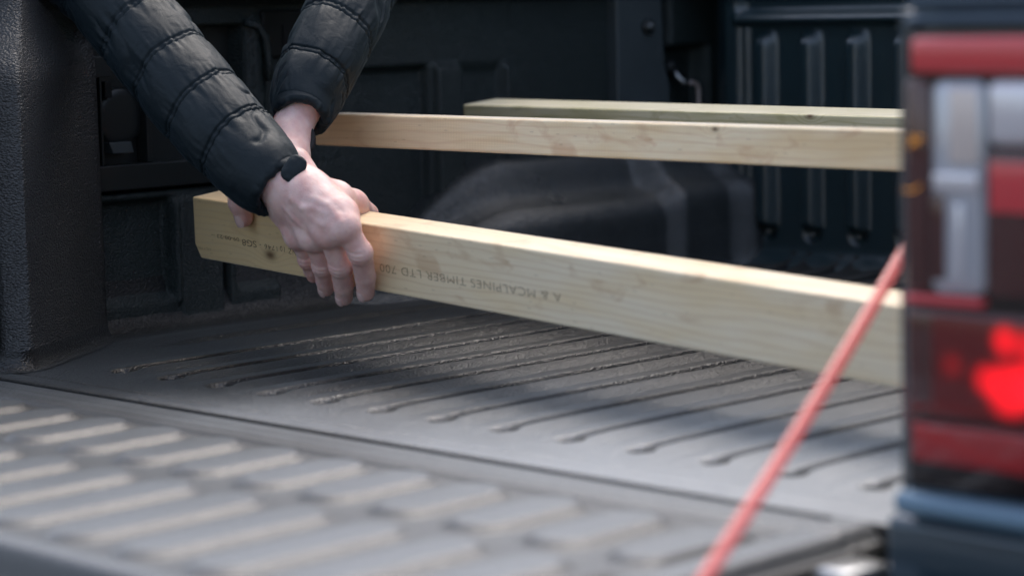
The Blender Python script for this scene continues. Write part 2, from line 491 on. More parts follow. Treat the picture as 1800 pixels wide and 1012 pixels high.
# --- front wall of the bed
FY = 1.245
def front_h(X, Z):
    h = np.zeros_like(X)
    h += 0.030 * (1 - sst(Z, 0.0, 0.035)) ** 2
    k = np.round((X + 0.058) / 0.0775)
    dx = X + 0.058 - k * 0.0775
    rib = sst(dx, -0.0185, -0.010) * (1 - sst(dx, 0.002, 0.0195)) * (k >= 0)
    h += 0.017 * rib * (1 - sst(Z, 0.306, 0.330)) * sst(Z, 0.052, 0.060)
    h -= 0.012 * np.exp(-(((dx + 0.004) / 0.012) ** 2 + ((Z - 0.048) / 0.010) ** 2) ** 1.5) * (k >= 0)
    # frame around the ribbed field: ledge above, shoulder at its left
    fr = sst(Z, 0.3325, 0.338) * (1 - sst(Z, 0.343, 0.352)) * sst(X, -0.118, -0.100)
    h += 0.016 * fr
    h -= 0.010 * sst(Z, 0.352, 0.356) * sst(X, -0.115, -0.10)
    h += 0.006 * sst(-X, 0.098, 0.112)
    h += 0.006 * bx(X, -0.098, -0.092, 0.006) * (Z < 0.33)
    h += 0.004 * sst(Z, 0.366, 0.370)
    return h
xs = np.arange(-0.128, 1.105, 0.0026); zs = np.arange(-0.004, 0.46, 0.003)
X, Z = np.meshgrid(xs, zs, indexing='ij')
under(sheet('front_liner', np.stack([X, FY - front_h(X, Z), Z], -1), M_front, smooth=True, flip=True))
# rounded corner column joining side and front
zs = np.linspace(-0.004, 0.46, 60); t = np.linspace(0, 1, 24)
T, Z = np.meshgrid(t, zs, indexing='ij')
cx = WX + 0.012 + T * 0.092; cy = 1.315 - 0.075 * T - 0.012 * np.sin(T * math.pi)
cx = cx + 0.03 * (1 - sst(Z, 0.0, 0.19)) * np.sin(T * math.pi / 2) ** 0.5 * 0.8
cy = cy - 0.045 * (1 - sst(Z, 0.0, 0.19)) ** 1.5 * np.sin(T * math.pi) 
under(sheet('corner_fairing', np.stack([cx, cy, Z], -1), M_front, smooth=True, flip=True))
under(box('front_cap', (-0.34, 1.252, 0.4615), (1.16, 1.34, 0.480), M_liner, bev=0.006, seg=3))
# cab behind the bed (above the frame, seen only from other positions)
cab = under(box('cab', (-0.32, 1.37, -0.35), (1.26, 2.6, 1.05), M_paint, bev=0.08, seg=5, smooth=True))
box('rear_window', (-0.08, 1.362, 0.56), (1.02, 1.3685, 0.90), plain('dark_glass', (0.01, 0.012, 0.014), 0.05), cab, bev=0.003)

# --- right side of the bed: inner wall, outer panel
def rw(Y, Z):
    return 1.098 - 0.016 * (1 - sst(Z, 0, 0.016)) - 0.02 * bx(Y, 0.5, 1.0, 0.05) * (1 - sst(Z, 0.14, 0.17))
Y, Z = np.meshgrid(np.arange(-0.035, 1.26, 0.01), np.arange(-0.004, 0.46, 0.005), indexing='ij')
under(sheet('side_liner', np.stack([rw(Y, Z), Y, Z], -1), M_liner, smooth=True, flip=True))
under(box('side_panel', (1.100, -0.040, -0.30), (1.285, 1.36, 0.46), M_paint, bev=0.006, seg=4, smooth=True))
under(box('rail_cap', (1.092, 0.0, 0.4615), (1.27, 1.36, 0.482), M_liner, bev=0.008, seg=3, smooth=True))

# --- tail light
M_redl = plain('red_lens', (0.70, 0.035, 0.05), 0.25, **{'Coat Weight': 1.0, 'Coat Roughness': 0.03})
M_redd = plain('dark_red_lens', (0.055, 0.003, 0.005), 0.08, **{'Coat Weight': 1.0})
M_redb = plain('lit_red_reflector', (0.7, 0.004, 0.01), 0.15, **{'Emission Color': (1, 0.002, 0.008, 1), 'Emission Strength': 0.35})
M_chrome = plain('lamp_chrome', (0.85, 0.88, 0.92), 0.25, 0.5)
M_clear = plain('clear_lens', (0.58, 0.64, 0.70), 0.15, 0.35, **{'Coat Weight': 1.0})
M_redm = plain('mid_red_lens', (0.36, 0.010, 0.016), 0.2, **{'Coat Weight': 0.6})
M_redl2 = plain('deep_red_lens', (0.22, 0.006, 0.010), 0.2, **{'Coat Weight': 1.0})
M_beige = plain('warm_reflector', (0.80, 0.74, 0.68), 0.3, 0.3)
M_blackg = plain('black_gloss', (0.006, 0.003, 0.004), 0.08)
tl = under(prism('tail_light', [(1.1005, -0.056), (1.108, -0.066), (1.262, -0.060), (1.288, -0.020), (1.288, 0.06), (1.1005, -0.036)], 2, 0.046, 0.346, M_blackg, bev=0.002))
def lamp(name, x0, x1, z0, z1, y0, y1, mat, bev=0.003):
    return box(name, (x0, y0, z0), (x1, y1, z1), mat, tl, bev=bev, seg=3, smooth=True)
lamp('red_lens', 1.112, 1.258, 0.319, 0.343, -0.0715, -0.060, M_redl, 0.005)
lamp('dark_lens', 1.1075, 1.1265, 0.1775, 0.316, -0.0700, -0.060, M_redd, 0.004)
lamp('clear_lens', 1.1280, 1.1680, 0.1775, 0.3150, -0.0700, -0.060, M_clear, 0.007)
lamp('dark_divider', 1.1300, 1.1400, 0.186, 0.242, -0.0712, -0.0702, M_redd, 0.0004)
lamp('reflector_panel', 1.1440, 1.1655, 0.262, 0.310, -0.0716, -0.0702, M_beige, 0.0006)
lamp('chrome_bar', 1.1320, 1.1665, 0.2445, 0.2560, -0.0740, -0.0702, M_chrome, 0.0018)
lamp('reflector_rod', 1.1490, 1.1550, 0.188, 0.236, -0.0735, -0.0702, M_chrome, 0.0015)
lamp('clear_lens', 1.1705, 1.235, 0.2740, 0.3150, -0.0708, -0.060, M_chrome, 0.006)
lamp('dark_lens', 1.1705, 1.258, 0.1775, 0.2715, -0.0702, -0.060, M_redd, 0.004)
lamp('red_lens', 1.1075, 1.168, 0.1690, 0.1755, -0.0712, -0.060, M_redl, 0.0025)
lamp('red_lens', 1.1740, 1.256, 0.232, 0.2640, -0.0712, -0.0703, M_redl, 0.0004)
lamp('dark_lens', 1.1085, 1.258, 0.0935, 0.1665, -0.0705, -0.060, M_redd, 0.004)
def glow_mat():
    """lit red reflector bowl: bright round the bulbs, fading outwards"""
    m, n, l, b = new_mat('lit_red_bowl')
    tc = n.new('ShaderNodeTexCoord'); tot = None
    for (x, z, r, a_) in ((1.190, 0.119, 0.0150, 1.0), (1.172, 0.124, 0.0090, 0.5), (1.207, 0.123, 0.013, 0.9), (1.186, 0.150, 0.0085, 0.75), (1.205, 0.147, 0.010, 0.6), (1.146, 0.131, 0.0075, 0.10)):
        vm = n.new('ShaderNodeVectorMath'); vm.operation = 'DISTANCE'; vm.inputs[1].default_value = (x, -0.0712, z)
        l.new(tc.outputs['Object'], vm.inputs[0])
        q = n.new('ShaderNodeMapRange'); q.interpolation_type = 'SMOOTHERSTEP'
        q.inputs['From Min'].default_value = r * 1.7; q.inputs['From Max'].default_value = r * 0.3; q.inputs['To Max'].default_value = a_
        l.new(vm.outputs['Value'], q.inputs[0])
        if tot is None: tot = q.outputs[0]
        else:
            ad = n.new('ShaderNodeMath'); l.new(tot, ad.inputs[0]); l.new(q.outputs[0], ad.inputs[1]); tot = ad.outputs[0]
    ms = n.new('ShaderNodeMath'); ms.operation = 'MULTIPLY_ADD'; ms.inputs[1].default_value = 0.62; ms.inputs[2].default_value = 0.008
    l.new(tot, ms.inputs[0]); l.new(ms.outputs[0], b.inputs['Emission Strength'])
    b.inputs['Emission Color'].default_value = (1, 0.004, 0.012, 1)
    b.inputs['Base Color'].default_value = (0.09, 0.004, 0.006, 1); b.inputs['Roughness'].default_value = 0.12
    return m
lamp('reflector_bowl', 1.1300, 1.2570, 0.0975, 0.1630, -0.0712, -0.0703, glow_mat(), 0.0004)
M_amber = plain('amber_glint', (0.9, 0.4, 0.03), 0.3, **{'Emission Color': (1.0, 0.42, 0.03, 1), 'Emission Strength': 0.2})  # glowing squiggles added for reflected orange glints; the lamp has no such part
tube('amber_glint', [(1.1135, -0.0722, 0.272), (1.1165, -0.0722, 0.276), (1.1150, -0.0722, 0.279), (1.1190, -0.0722, 0.274), (1.1200, -0.0722, 0.279), (1.1235, -0.0722, 0.277)], 0.0007, M_amber, tl, n=8)
tube('amber_glint', [(1.1085, -0.0722, 0.2440), (1.1130, -0.0722, 0.2432), (1.1175, -0.0722, 0.2438), (1.1215, -0.0722, 0.2470)], 0.0005, M_amber, tl, n=8)
lamp('reflector_bar', 1.113, 1.258, 0.064, 0.0905, -0.0715, -0.060, M_redm, 0.003)
# curved outer lens over the whole lamp
def cover_mat():
    m, n, l, b = new_mat('outer_lens')
    tr = n.new('ShaderNodeBsdfTransparent'); tr.inputs[0].default_value = (1.0, 0.96, 0.96, 1)
    gl = n.new('ShaderNodeBsdfGlossy'); gl.inputs['Roughness'].default_value = 0.06
    lw = n.new('ShaderNodeLayerWeight'); lw.inputs['Blend'].default_value = 0.5
    p4 = n.new('ShaderNodeMath'); p4.operation = 'POWER'; p4.inputs[1].default_value = 4.0
    fr = n.new('ShaderNodeMath'); fr.operation = 'MULTIPLY_ADD'; fr.inputs[1].default_value = 0.8; fr.inputs[2].default_value = 0.05
    l.new(lw.outputs['Facing'], p4.inputs[0]); l.new(p4.outputs[0], fr.inputs[0])
    mx = n.new('ShaderNodeMixShader')
    l.new(fr.outputs[0], mx.inputs[0]); l.new(tr.outputs[0], mx.inputs[1]); l.new(gl.outputs[0], mx.inputs[2])
    l.new(mx.outputs[0], n['Material Output'].inputs['Surface'])
    return m
uu = np.linspace(0, 1, 40); zz = np.linspace(0.050, 0.3455, 30)
U, Z = np.meshgrid(uu, zz, indexing='ij')
cxx = 1.1035 + U * 0.182
cyy = -0.066 - 0.0145 * np.clip(np.sin(np.clip(U * 1.06 + 0.0, 0, 1) * math.pi), 0, 1) ** 0.35 - 0.003 * np.sin((Z - 0.05) / 0.2955 * math.pi) + 0.012 * sst(U, 0.8, 1.0)
sheet('outer_lens', np.stack([cxx, cyy, Z], -1), cover_mat(), tl, smooth=True)
# body around the lamp
under(box('rear_corner_trim', (1.0990, -0.058, 0.3595), (1.286, 0.02, 0.4585), M_trim, bev=0.006, seg=3, smooth=True))
under(box('rear_corner_trim', (1.0990, -0.060, 0.349), (1.286, 0.02, 0.3575), M_trim, bev=0.006, seg=3, smooth=True))
under(box('bumper_lip', (1.0990, -0.076, 0.026), (1.286, -0.010, 0.0435), M_lip, bev=0.008, seg=3, smooth=True))
under(box('rear_bumper', (1.0850, -0.064, -0.30), (1.286, -0.0105, 0.0235), M_paint, bev=0.008, seg=3, smooth=True))
under(box('door_seal', (1.0885, -0.048, -0.02), (1.0975, -0.0405, 0.36), M_paint, bev=0.002))

# --- lowered tailgate: pressed treads
def gate_h(X, Y):
    h = np.zeros_like(X)
    # row nearest the bed
    for (y0, y1, sh) in ((-0.185, -0.072, 0.066), (-0.392, -0.218, 0.026)):
        k = np.round((X - sh) / 0.0815)
        dx = (X - sh - k * 0.0815)
        cyc = np.clip(Y, y0 + 0.022, y1 - 0.022)
        dist = np.hypot(dx, (Y - cyc))
        m = 1 - sst(dist, 0.0190, 0.0325)
        ok = (X > -0.15) & (X < 0.985)
        h += 0.0060 * m * ok
    # flat border round the tread field
    h += 0.0035 * np.clip(sst(Y, -0.064, -0.055) + (1 - sst(Y, -0.412, -0.403)) + sst(X, 0.988, 0.998), 0, 1)
    h += 0.003 * (1 - sst(Y, -0.425, -0.415))
    h -= 0.030 * (1 - sst(Y, -0.452, -0.430)) ** 2
    h += 0.002 * sst(Y, -0.052, -0.044)
    h -= 0.0012 * np.exp(-((Y + 0.034) / 0.0025) ** 2)
    h -= 0.008 * sst(Y, -0.012, -0.003)
    h += 0.003 * sst(X, 1.000, 1.008)
    h -= 0.012 * sst(X, 1.034, 1.046)
    return h - 0.0070
X, Y = np.meshgrid(np.arange(-0.20, 1.0485, 0.0018), np.arange(-0.455, -0.0028, 0.0022), indexing='ij')
# cut-away rear corner by the latch
GX = X - 0.0
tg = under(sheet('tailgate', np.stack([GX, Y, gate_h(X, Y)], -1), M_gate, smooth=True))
box('tailgate_frame', (-0.196, -0.450, -0.075), (1.040, -0.008, -0.035), M_paint, tg, bev=0.006, seg=3)
box('tailgate_edge', (1.0405, -0.440, -0.060), (1.050, -0.012, -0.014), M_smooth2, tg, bev=0.003)
lt = box('latch', (1.0505, -0.100, -0.045), (1.082, -0.050, -0.012), M_steel, tg, bev=0.006, seg=3, smooth=True)
box('hinge_arm', (1.0505, -0.050, -0.040), (1.084, -0.006, -0.026), M_rubber, tg, bev=0.003)
under(box('hinge_well', (0.98, -0.0095, -0.12), (1.084, -0.0045, -0.010), M_gap))

# ------------------------------------------------------------------ timber
def wood(name, c_light, c_mid, c_dark, knots=(), ringc=(0.03, 0.055), saw=0.0, ringscale=1.0, warm=None, late_amt=0.4):
    m, n, l, b = new_mat(name)
    tc = n.new('ShaderNodeTexCoord')
    sep = n.new('ShaderNodeSeparateXYZ'); l.new(tc.outputs['Object'], sep.inputs[0])
    def math_(op, a, b_=None, c=None):
        q = n.new('ShaderNodeMath'); q.operation = op
        for i, vv in enumerate((a, b_, c)):
            if vv is None: continue
            if isinstance(vv, (int, float)): q.inputs[i].default_value = vv
            else: l.new(vv, q.inputs[i])
        return q.outputs[0]
    mp = n.new('ShaderNodeMapping'); mp.inputs['Scale'].default_value = (2.2, 14, 14)
    l.new(tc.outputs['Object'], mp.inputs['Vector'])
    nz = n.new('ShaderNodeTexNoise'); nz.inputs['Scale'].default_value = 1.0; nz.inputs['Detail'].default_value = 3
    l.new(mp.outputs[0], nz.inputs['Vector'])
    yy = math_('ADD', sep.outputs[1], ringc[0]); zz = math_('ADD', sep.outputs[2], ringc[1])
    r2 = math_('SQRT', math_('ADD', math_('MULTIPLY', yy, yy), math_('MULTIPLY', zz, zz)))
    r2 = math_('MULTIPLY_ADD', nz.outputs['Fac'], 0.045, r2)
    kmask = None
    for (kx, kz, kr) in knots:
        dx = math_('SUBTRACT', sep.outputs[0], kx); dz = math_('SUBTRACT', sep.outputs[2], kz)
        dd = math_('ADD', math_('MULTIPLY', math_('MULTIPLY', dx, dx), 0.35), math_('MULTIPLY_ADD', dz, dz, math_('MULTIPLY', sep.outputs[1], sep.outputs[1])))
        ex = math_('POWER', 2.718, math_('MULTIPLY', dd, -1.0 / (kr * 2.2) ** 2))
        r2 = math_('MULTIPLY_ADD', ex, 0.018, r2)
        em = math_('POWER', 2.718, math_('MULTIPLY', dd, -1.0 / (kr * 0.8) ** 2))
        kmask = em if kmask is None else math_('MAXIMUM', kmask, em)
    ph = math_('MULTIPLY', r2, 2 * math.pi / 0.0075 * ringscale)
    sn = math_('SINE', ph)
    late = math_('POWER', math_('MULTIPLY_ADD', sn, 0.5, 0.5), 5.0)
    # fibre
    mp2 = n.new('ShaderNodeMapping'); mp2.inputs['Scale'].default_value = (18, 420, 420)
    l.new(tc.outputs['Object'], mp2.inputs['Vector'])
    fb = n.new('ShaderNodeTexNoise'); fb.inputs['Scale'].default_value = 1.0; fb.inputs['Detail'].default_value = 3
    l.new(mp2.outputs[0], fb.inputs['Vector'])
    # blotches
    mp3 = n.new('ShaderNodeMapping'); mp3.inputs['Scale'].default_value = (7, 16, 30)
    l.new(tc.outputs['Object'], mp3.inputs['Vector'])
    bl = n.new('ShaderNodeTexNoise'); bl.inputs['Scale'].default_value = 1.0; bl.inputs['Detail'].default_value = 5
    l.new(mp3.outputs[0], bl.inputs['Vector'])
    def mix(f, a, b_):
        q = n.new('ShaderNodeMix'); q.data_type = 'RGBA'
        if isinstance(f, float): q.inputs[0].default_value = f
        else: l.new(f, q.inputs[0])
        for i, vv in ((6, a), (7, b_)):
            if isinstance(vv, tuple): q.inputs[i].default_value = (*vv, 1)
            else: l.new(vv, q.inputs[i])
        return q.outputs[2]
    mr = n.new('ShaderNodeMapRange'); mr.inputs['From Min'].default_value = 0.42; mr.inputs['From Max'].default_value = 0.68
    l.new(bl.outputs['Fac'], mr.inputs[0])
    c = mix(mr.outputs[0], c_light, c_mid)
    if warm:
        wx = n.new('ShaderNodeMapRange'); wx.interpolation_type = 'SMOOTHSTEP'
        wx.inputs['From Min'].default_value = warm[0]; wx.inputs['From Max'].default_value = warm[1]
        wx.inputs['To Min'].default_value = 1; wx.inputs['To Max'].default_value = 0
        l.new(math_('MULTIPLY_ADD', bl.outputs['Fac'], 0.5, sep.outputs[0]), wx.inputs[0])
        c = mix(math_('MULTIPLY', wx.outputs[0], warm[2]), c, warm[3])
    c = mix(math_('MULTIPLY', late, late_amt), c, c_dark)
    # resin stains
    mp5 = n.new('ShaderNodeMapping'); mp5.inputs['Scale'].default_value = (16, 30, 34)
    l.new(tc.outputs['Object'], mp5.inputs['Vector'])
    rs = n.new('ShaderNodeTexNoise'); rs.inputs['Scale'].default_value = 1.0; rs.inputs['Detail'].default_value = 4; rs.inputs['Distortion'].default_value = 1.0
    l.new(mp5.outputs[0], rs.inputs['Vector'])
    mr5 = n.new('ShaderNodeMapRange'); mr5.inputs['From Min'].default_value = 0.60; mr5.inputs['From Max'].default_value = 0.72; mr5.inputs['To Max'].default_value = 0.55
    l.new(rs.outputs['Fac'], mr5.inputs[0])
    c = mix(mr5.outputs[0], c, c_dark)
    mr2 = n.new('ShaderNodeMapRange'); mr2.inputs['From Min'].default_value = 0.35; mr2.inputs['From Max'].default_value = 0.75
    mr2.inputs['To Max'].default_value = 0.30
    l.new(fb.outputs['Fac'], mr2.inputs[0])
    c = mix(mr2.outputs[0], c, tuple(x * 0.8 for x in c_mid))
    # small dark specks (resin ducts)
    mp4 = n.new('ShaderNodeMapping'); mp4.inputs['Scale'].default_value = (50, 200, 200)
    l.new(tc.outputs['Object'], mp4.inputs['Vector'])
    vo = n.new('ShaderNodeTexVoronoi'); vo.inputs['Scale'].default_value = 0.7
    l.new(mp4.outputs[0], vo.inputs['Vector'])
    sp_ = math_('LESS_THAN', vo.outputs['Distance'], 0.11)
    c = mix(math_('MULTIPLY', sp_, 0.22), c, tuple(x * 0.4 for x in c_dark))
    if kmask is not None:
        c = mix(math_('MULTIPLY', kmask, 0.9), c, (0.10, 0.045, 0.02))
    if saw:
        wv = math_('SINE', math_('MULTIPLY', sep.outputs[0], 2 * math.pi / 0.0042))
        c = mix(math_('MULTIPLY', math_('MULTIPLY', math_('MULTIPLY_ADD', wv, 0.5, 0.5), mr.outputs[0]), saw), c, tuple(x * 0.75 for x in c_mid))
    l.new(c, b.inputs['Base Color'])
    b.inputs['Roughness'].default_value = 0.68
    b.inputs['Sheen Weight'].default_value = 0.95
    b.inputs['Sheen Roughness'].default_value = 0.30
    b.inputs['Specular IOR Level'].default_value = 0.25
    hh = math_('MULTIPLY_ADD', late, -0.3, fb.outputs['Fac'])
    bp = n.new('ShaderNodeBump'); bp.inputs['Strength'].default_value = 0.35; bp.inputs['Distance'].default_value = 0.0006
    l.new(hh, bp.inputs['Height']); l.new(bp.outputs[0], b.inputs['Normal'])
    return m


def board(name, A, B, H, TK, roll, mat, label, group=None, outline=None, extra=0.0):
    """A,B: front top edge ends. local x along board, local z up, local -y = front face"""
    A, B = np.array(A, float), np.array(B, float)
    ex = B - A; Ln = np.linalg.norm(ex); ex /= Ln
    up = np.array([0, 0, 1.0]); up = up - ex * (up @ ex); up /= np.linalg.norm(up)
    fr = np.cross(ex, up)             # towards -Y (front)
    c, s = math.cos(roll), math.sin(roll)
    ez = c * up + s * fr
    ny = c * fr - s * up              # front normal
    Mx = Matrix.Identity(4)
    for i in range(3):
        Mx[i][0] = ex[i]; Mx[i][1] = -ny[i]; Mx[i][2] = ez[i]; Mx[i][3] = A[i]
    Ln += extra
    poly = outline(Ln, H) if outline else [(0, 0), (0, -H), (Ln, -H), (Ln, 0)]
    bm = bmesh.new()
    v0 = [bm.verts.new((x, 0, z)) for x, z in poly]; v1 = [bm.verts.new((x, TK, z)) for x, z in poly]
    n = len(poly)
    bm.faces.new(v0); bm.faces.new(v1[::-1])
    for i in range(n):
        bm.faces.new((v0[i], v1[i], v1[(i + 1) % n], v0[(i + 1) % n]))
    bmesh.ops.bevel(bm, geom=list(bm.edges), offset=0.0024, segments=3, profile=0.5, affect='EDGES')
    o = from_bm(name, bm, mat)
    o.matrix_world = Mx
    tag(o, label, 'timber board', group)
    o.data.polygons.foreach_set('use_smooth', [False] * len(o.data.polygons))
    return o, ex, ez, ny


W1 = wood('pine_printed', (0.88, 0.76, 0.57), (0.84, 0.67, 0.43), (0.56, 0.36, 0.20), knots=((0.262, -0.010, 0.006), (0.135, -0.052, 0.007)), ringc=(0.02, 0.10), warm=(0.35, 0.85, 0.75, (0.70, 0.47, 0.19)), late_amt=0.30)
W2 = wood('pine_sawn', (0.88, 0.76, 0.55), (0.82, 0.63, 0.38), (0.60, 0.36, 0.21), knots=((0.60, -0.004, 0.003),), ringc=(0.03, 0.07), warm=(0.25, 0.60, 0.6, (0.74, 0.46, 0.21)), late_amt=0.28, saw=0.28)
W3 = wood('pine_green', (0.66, 0.60, 0.42), (0.50, 0.45, 0.24), (0.32, 0.28, 0.12), knots=((0.545, -0.0015, 0.0042),), ringc=(0.05, 0.06))
A1 = np.array([-0.105, 0.277, 0.165]); B1 = np.array([0.892, 0.237, 0.117])
def out1(Ln, H):
    return [(0, 0), (-0.0055, -H + 0.016), (0.0035, -H), (Ln, -H), (Ln, 0)]
bo1, EX, EZ, NF = board('timber_board', A1, B1, 0.0705, 0.045, math.radians(7), W1,
                        'pale pine board in front, printed upside down in black ink, gripped by both hands', outline=out1, extra=0.012)
bo2, *_ = board('timber_board', at(553, 199, 2.72), at(1601, 230, 2.13), 0.0365, 0.050, math.radians(-1.6), W2,
                'narrow pale pine board behind the hands, middle of the three, with saw marks', extra=0.27)
bo3, *_ = board('timber_board', at(813, 184, 2.98), at(1606, 207, 2.50), 0.036, 0.060, math.radians(5.0), W3,
                'greenish pine board furthest back against the bed wall, dark knot on its top edge', extra=0.33)

# printed marks on the front board
def ink_mat(name, a):
    m, n, l, b = new_mat(name)
    b.inputs['Base Color'].default_value = (0.06, 0.035, 0.03, 1)
    b.inputs['Roughness'].default_value = 0.8
    tr = n.new('ShaderNodeBsdfTransparent'); mx = n.new('ShaderNodeMixShader')
    nz = n.new('ShaderNodeTexNoise'); nz.inputs['Scale'].default_value = 900
    tc = n.new('ShaderNodeTexCoord'); l.new(tc.outputs['Object'], nz.inputs['Vector'])
    mr = n.new('ShaderNodeMapRange'); mr.inputs['From Min'].default_value = 0.35; mr.inputs['From Max'].default_value = 0.6
    mr.inputs['To Min'].default_value = a * 0.15; mr.inputs['To Max'].default_value = a
    l.new(nz.outputs['Fac'], mr.inputs[0])
    l.new(mr.outputs[0], mx.inputs[0]); l.new(tr.outputs[0], mx.inputs[1]); l.new(b.outputs[0], mx.inputs[2])
    l.new(mx.outputs[0], n['Material Output'].inputs['Surface'])
    return m
INK1, INK2 = ink_mat('ink_dark', 0.95), ink_mat('ink_faded', 0.66)

def face_point(px, py, delta=0.0):
    """photo pixel on the front board's face plane, delta metres in front of it"""
    v = CD + CR * (px - 900) / FPX - CU * (py - 506) / FPX
    P0 = A1 + NF * delta
    return CAM + v * (((P0 - CAM) @ NF) / (v @ NF))

def stamp(text, p_left, p_right, size, mat, space=1.0, parent=bo1, off=0.0):
    """upside-down print whose baseline (its top in the photo) runs between two photo pixels"""
    L = face_point(*p_left, 0.0004); R_ = face_point(*p_right, 0.0004)
    d = L - R_; wid = np.linalg.norm(d); ex = d / wid
    cu = bpy.data.curves.new('ink', 'FONT'); cu.body = text; cu.size = size; cu.space_character = space
    cu.offset = off
    to = bpy.data.objects.new('ink', cu); COL.objects.link(to)
    dg = bpy.context.evaluated_depsgraph_get()
    me = bpy.data.meshes.new_from_object(to.evaluated_get(dg))
    bpy.data.objects.remove(to, do_unlink=True)
    co = np.zeros(len(me.vertices) * 3, np.float32); me.vertices.foreach_get('co', co); co = co.reshape(-1, 3)
    w0 = co[:, 0].max() - co[:, 0].min()
    co[:, 0] = (co[:, 0] - co[:, 0].min()) * wid / w0
    me.vertices.foreach_set('co', co.reshape(-1)); me.update()
    me.materials.clear()
    o = link('printed_text', me, mat)
    ey = np.cross(NF, ex)
    Mx = Matrix.Identity(4)
    for i in range(3):
        Mx[i][0] = ex[i]; Mx[i][1] = ey[i]; Mx[i][2] = NF[i]; Mx[i][3] = R_[i]
    o.parent = parent
    o.matrix_parent_inverse = Matrix.Identity(4)
    o.matrix_world = Mx
    o.matrix_basis = parent.matrix_world.inverted() @ Mx
    return o
stamp('A & MCALPINES TIMBER LTD 700', (667, 463), (986, 516), 0.0124, INK2, 1.1, off=-0.00008)
stamp('SG8', (425, 420), (450, 424), 0.0105, INK1)
stamp('1746 -', (456, 427), (487, 433), 0.0078, INK1, 1.2)
stamp('NZ 10', (492, 432), (520, 440), 0.0085, INK1, 1.2)
stamp('09-08-23 --', (371, 410), (420, 418), 0.0062, INK1)
stamp('H3.1 MSG', (344, 432), (370, 436), 0.0040, INK2)

# ------------------------------------------------------------------ the person
person = empty('person', (-0.62, 0.40, -0.78))
tag(person, 'person in dark quilted jacket gripping the front board with bare hands', 'person')
def skin_mat():
    m, n, l, b = new_mat('skin')
    at_ = n.new('ShaderNodeVertexColor'); at_.layer_name = 'flush'
    tc = n.new('ShaderNodeTexCoord')
    nz = n.new('ShaderNodeTexNoise'); nz.inputs['Scale'].default_value = 60; nz.inputs['Detail'].default_value = 5
    l.new(tc.outputs['Object'], nz.inputs['Vector'])
    m1 = n.new('ShaderNodeMix'); m1.data_type = 'RGBA'
    m1.inputs[6].default_value = (0.80, 0.58, 0.53, 1); m1.inputs[7].default_value = (0.62, 0.29, 0.25, 1)
    l.new(at_.outputs['Color'], m1.inputs[0])
    m2 = n.new('ShaderNodeMix'); m2.data_type = 'RGBA'; m2.blend_type = 'MULTIPLY'; m2.inputs[0].default_value = 0.65
    cr = n.new('ShaderNodeValToRGB'); cr.color_ramp.elements[0].position = 0.35; cr.color_ramp.elements[1].position = 0.65
    cr.color_ramp.elements[0].color = (0.80, 0.58, 0.56, 1); cr.color_ramp.elements[1].color = (1.05, 1.02, 1.0, 1)
    l.new(nz.outputs['Fac'], cr.inputs[0]); l.new(m1.outputs[2], m2.inputs[6]); l.new(cr.outputs[0], m2.inputs[7])
    l.new(m2.outputs[2], b.inputs['Base Color'])
    b.inputs['Roughness'].default_value = 0.48
    b.inputs['Subsurface Weight'].default_value = 0.4
    b.inputs['Subsurface Radius'].default_value = (1.0, 0.35, 0.2)
    b.inputs['Subsurface Scale'].default_value = 0.004
    v = n.new('ShaderNodeTexVoronoi'); v.inputs['Scale'].default_value = 700
    l.new(tc.outputs['Object'], v.inputs['Vector'])
    n2 = n.new('ShaderNodeTexNoise'); n2.inputs['Scale'].default_value = 110; n2.inputs['Detail'].default_value = 6; n2.inputs['Distortion'].default_value = 0.8
    l.new(tc.outputs['Object'], n2.inputs['Vector'])
    ad = n.new('ShaderNodeMath'); ad.operation = 'MULTIPLY_ADD'; ad.inputs[1].default_value = 0.3
    l.new(v.outputs['Distance'], ad.inputs[0]); l.new(n2.outputs['Fac'], ad.inputs[2])
    bp = n.new('ShaderNodeBump'); bp.inputs['Strength'].default_value = 0.35; bp.inputs['Distance'].default_value = 0.0016
    l.new(ad.outputs[0], bp.inputs['Height']); l.new(bp.outputs[0], b.inputs['Normal'])
    return m
M_skin = skin_mat()
M_nail = plain('fingernail', (0.72, 0.50, 0.46), 0.25)

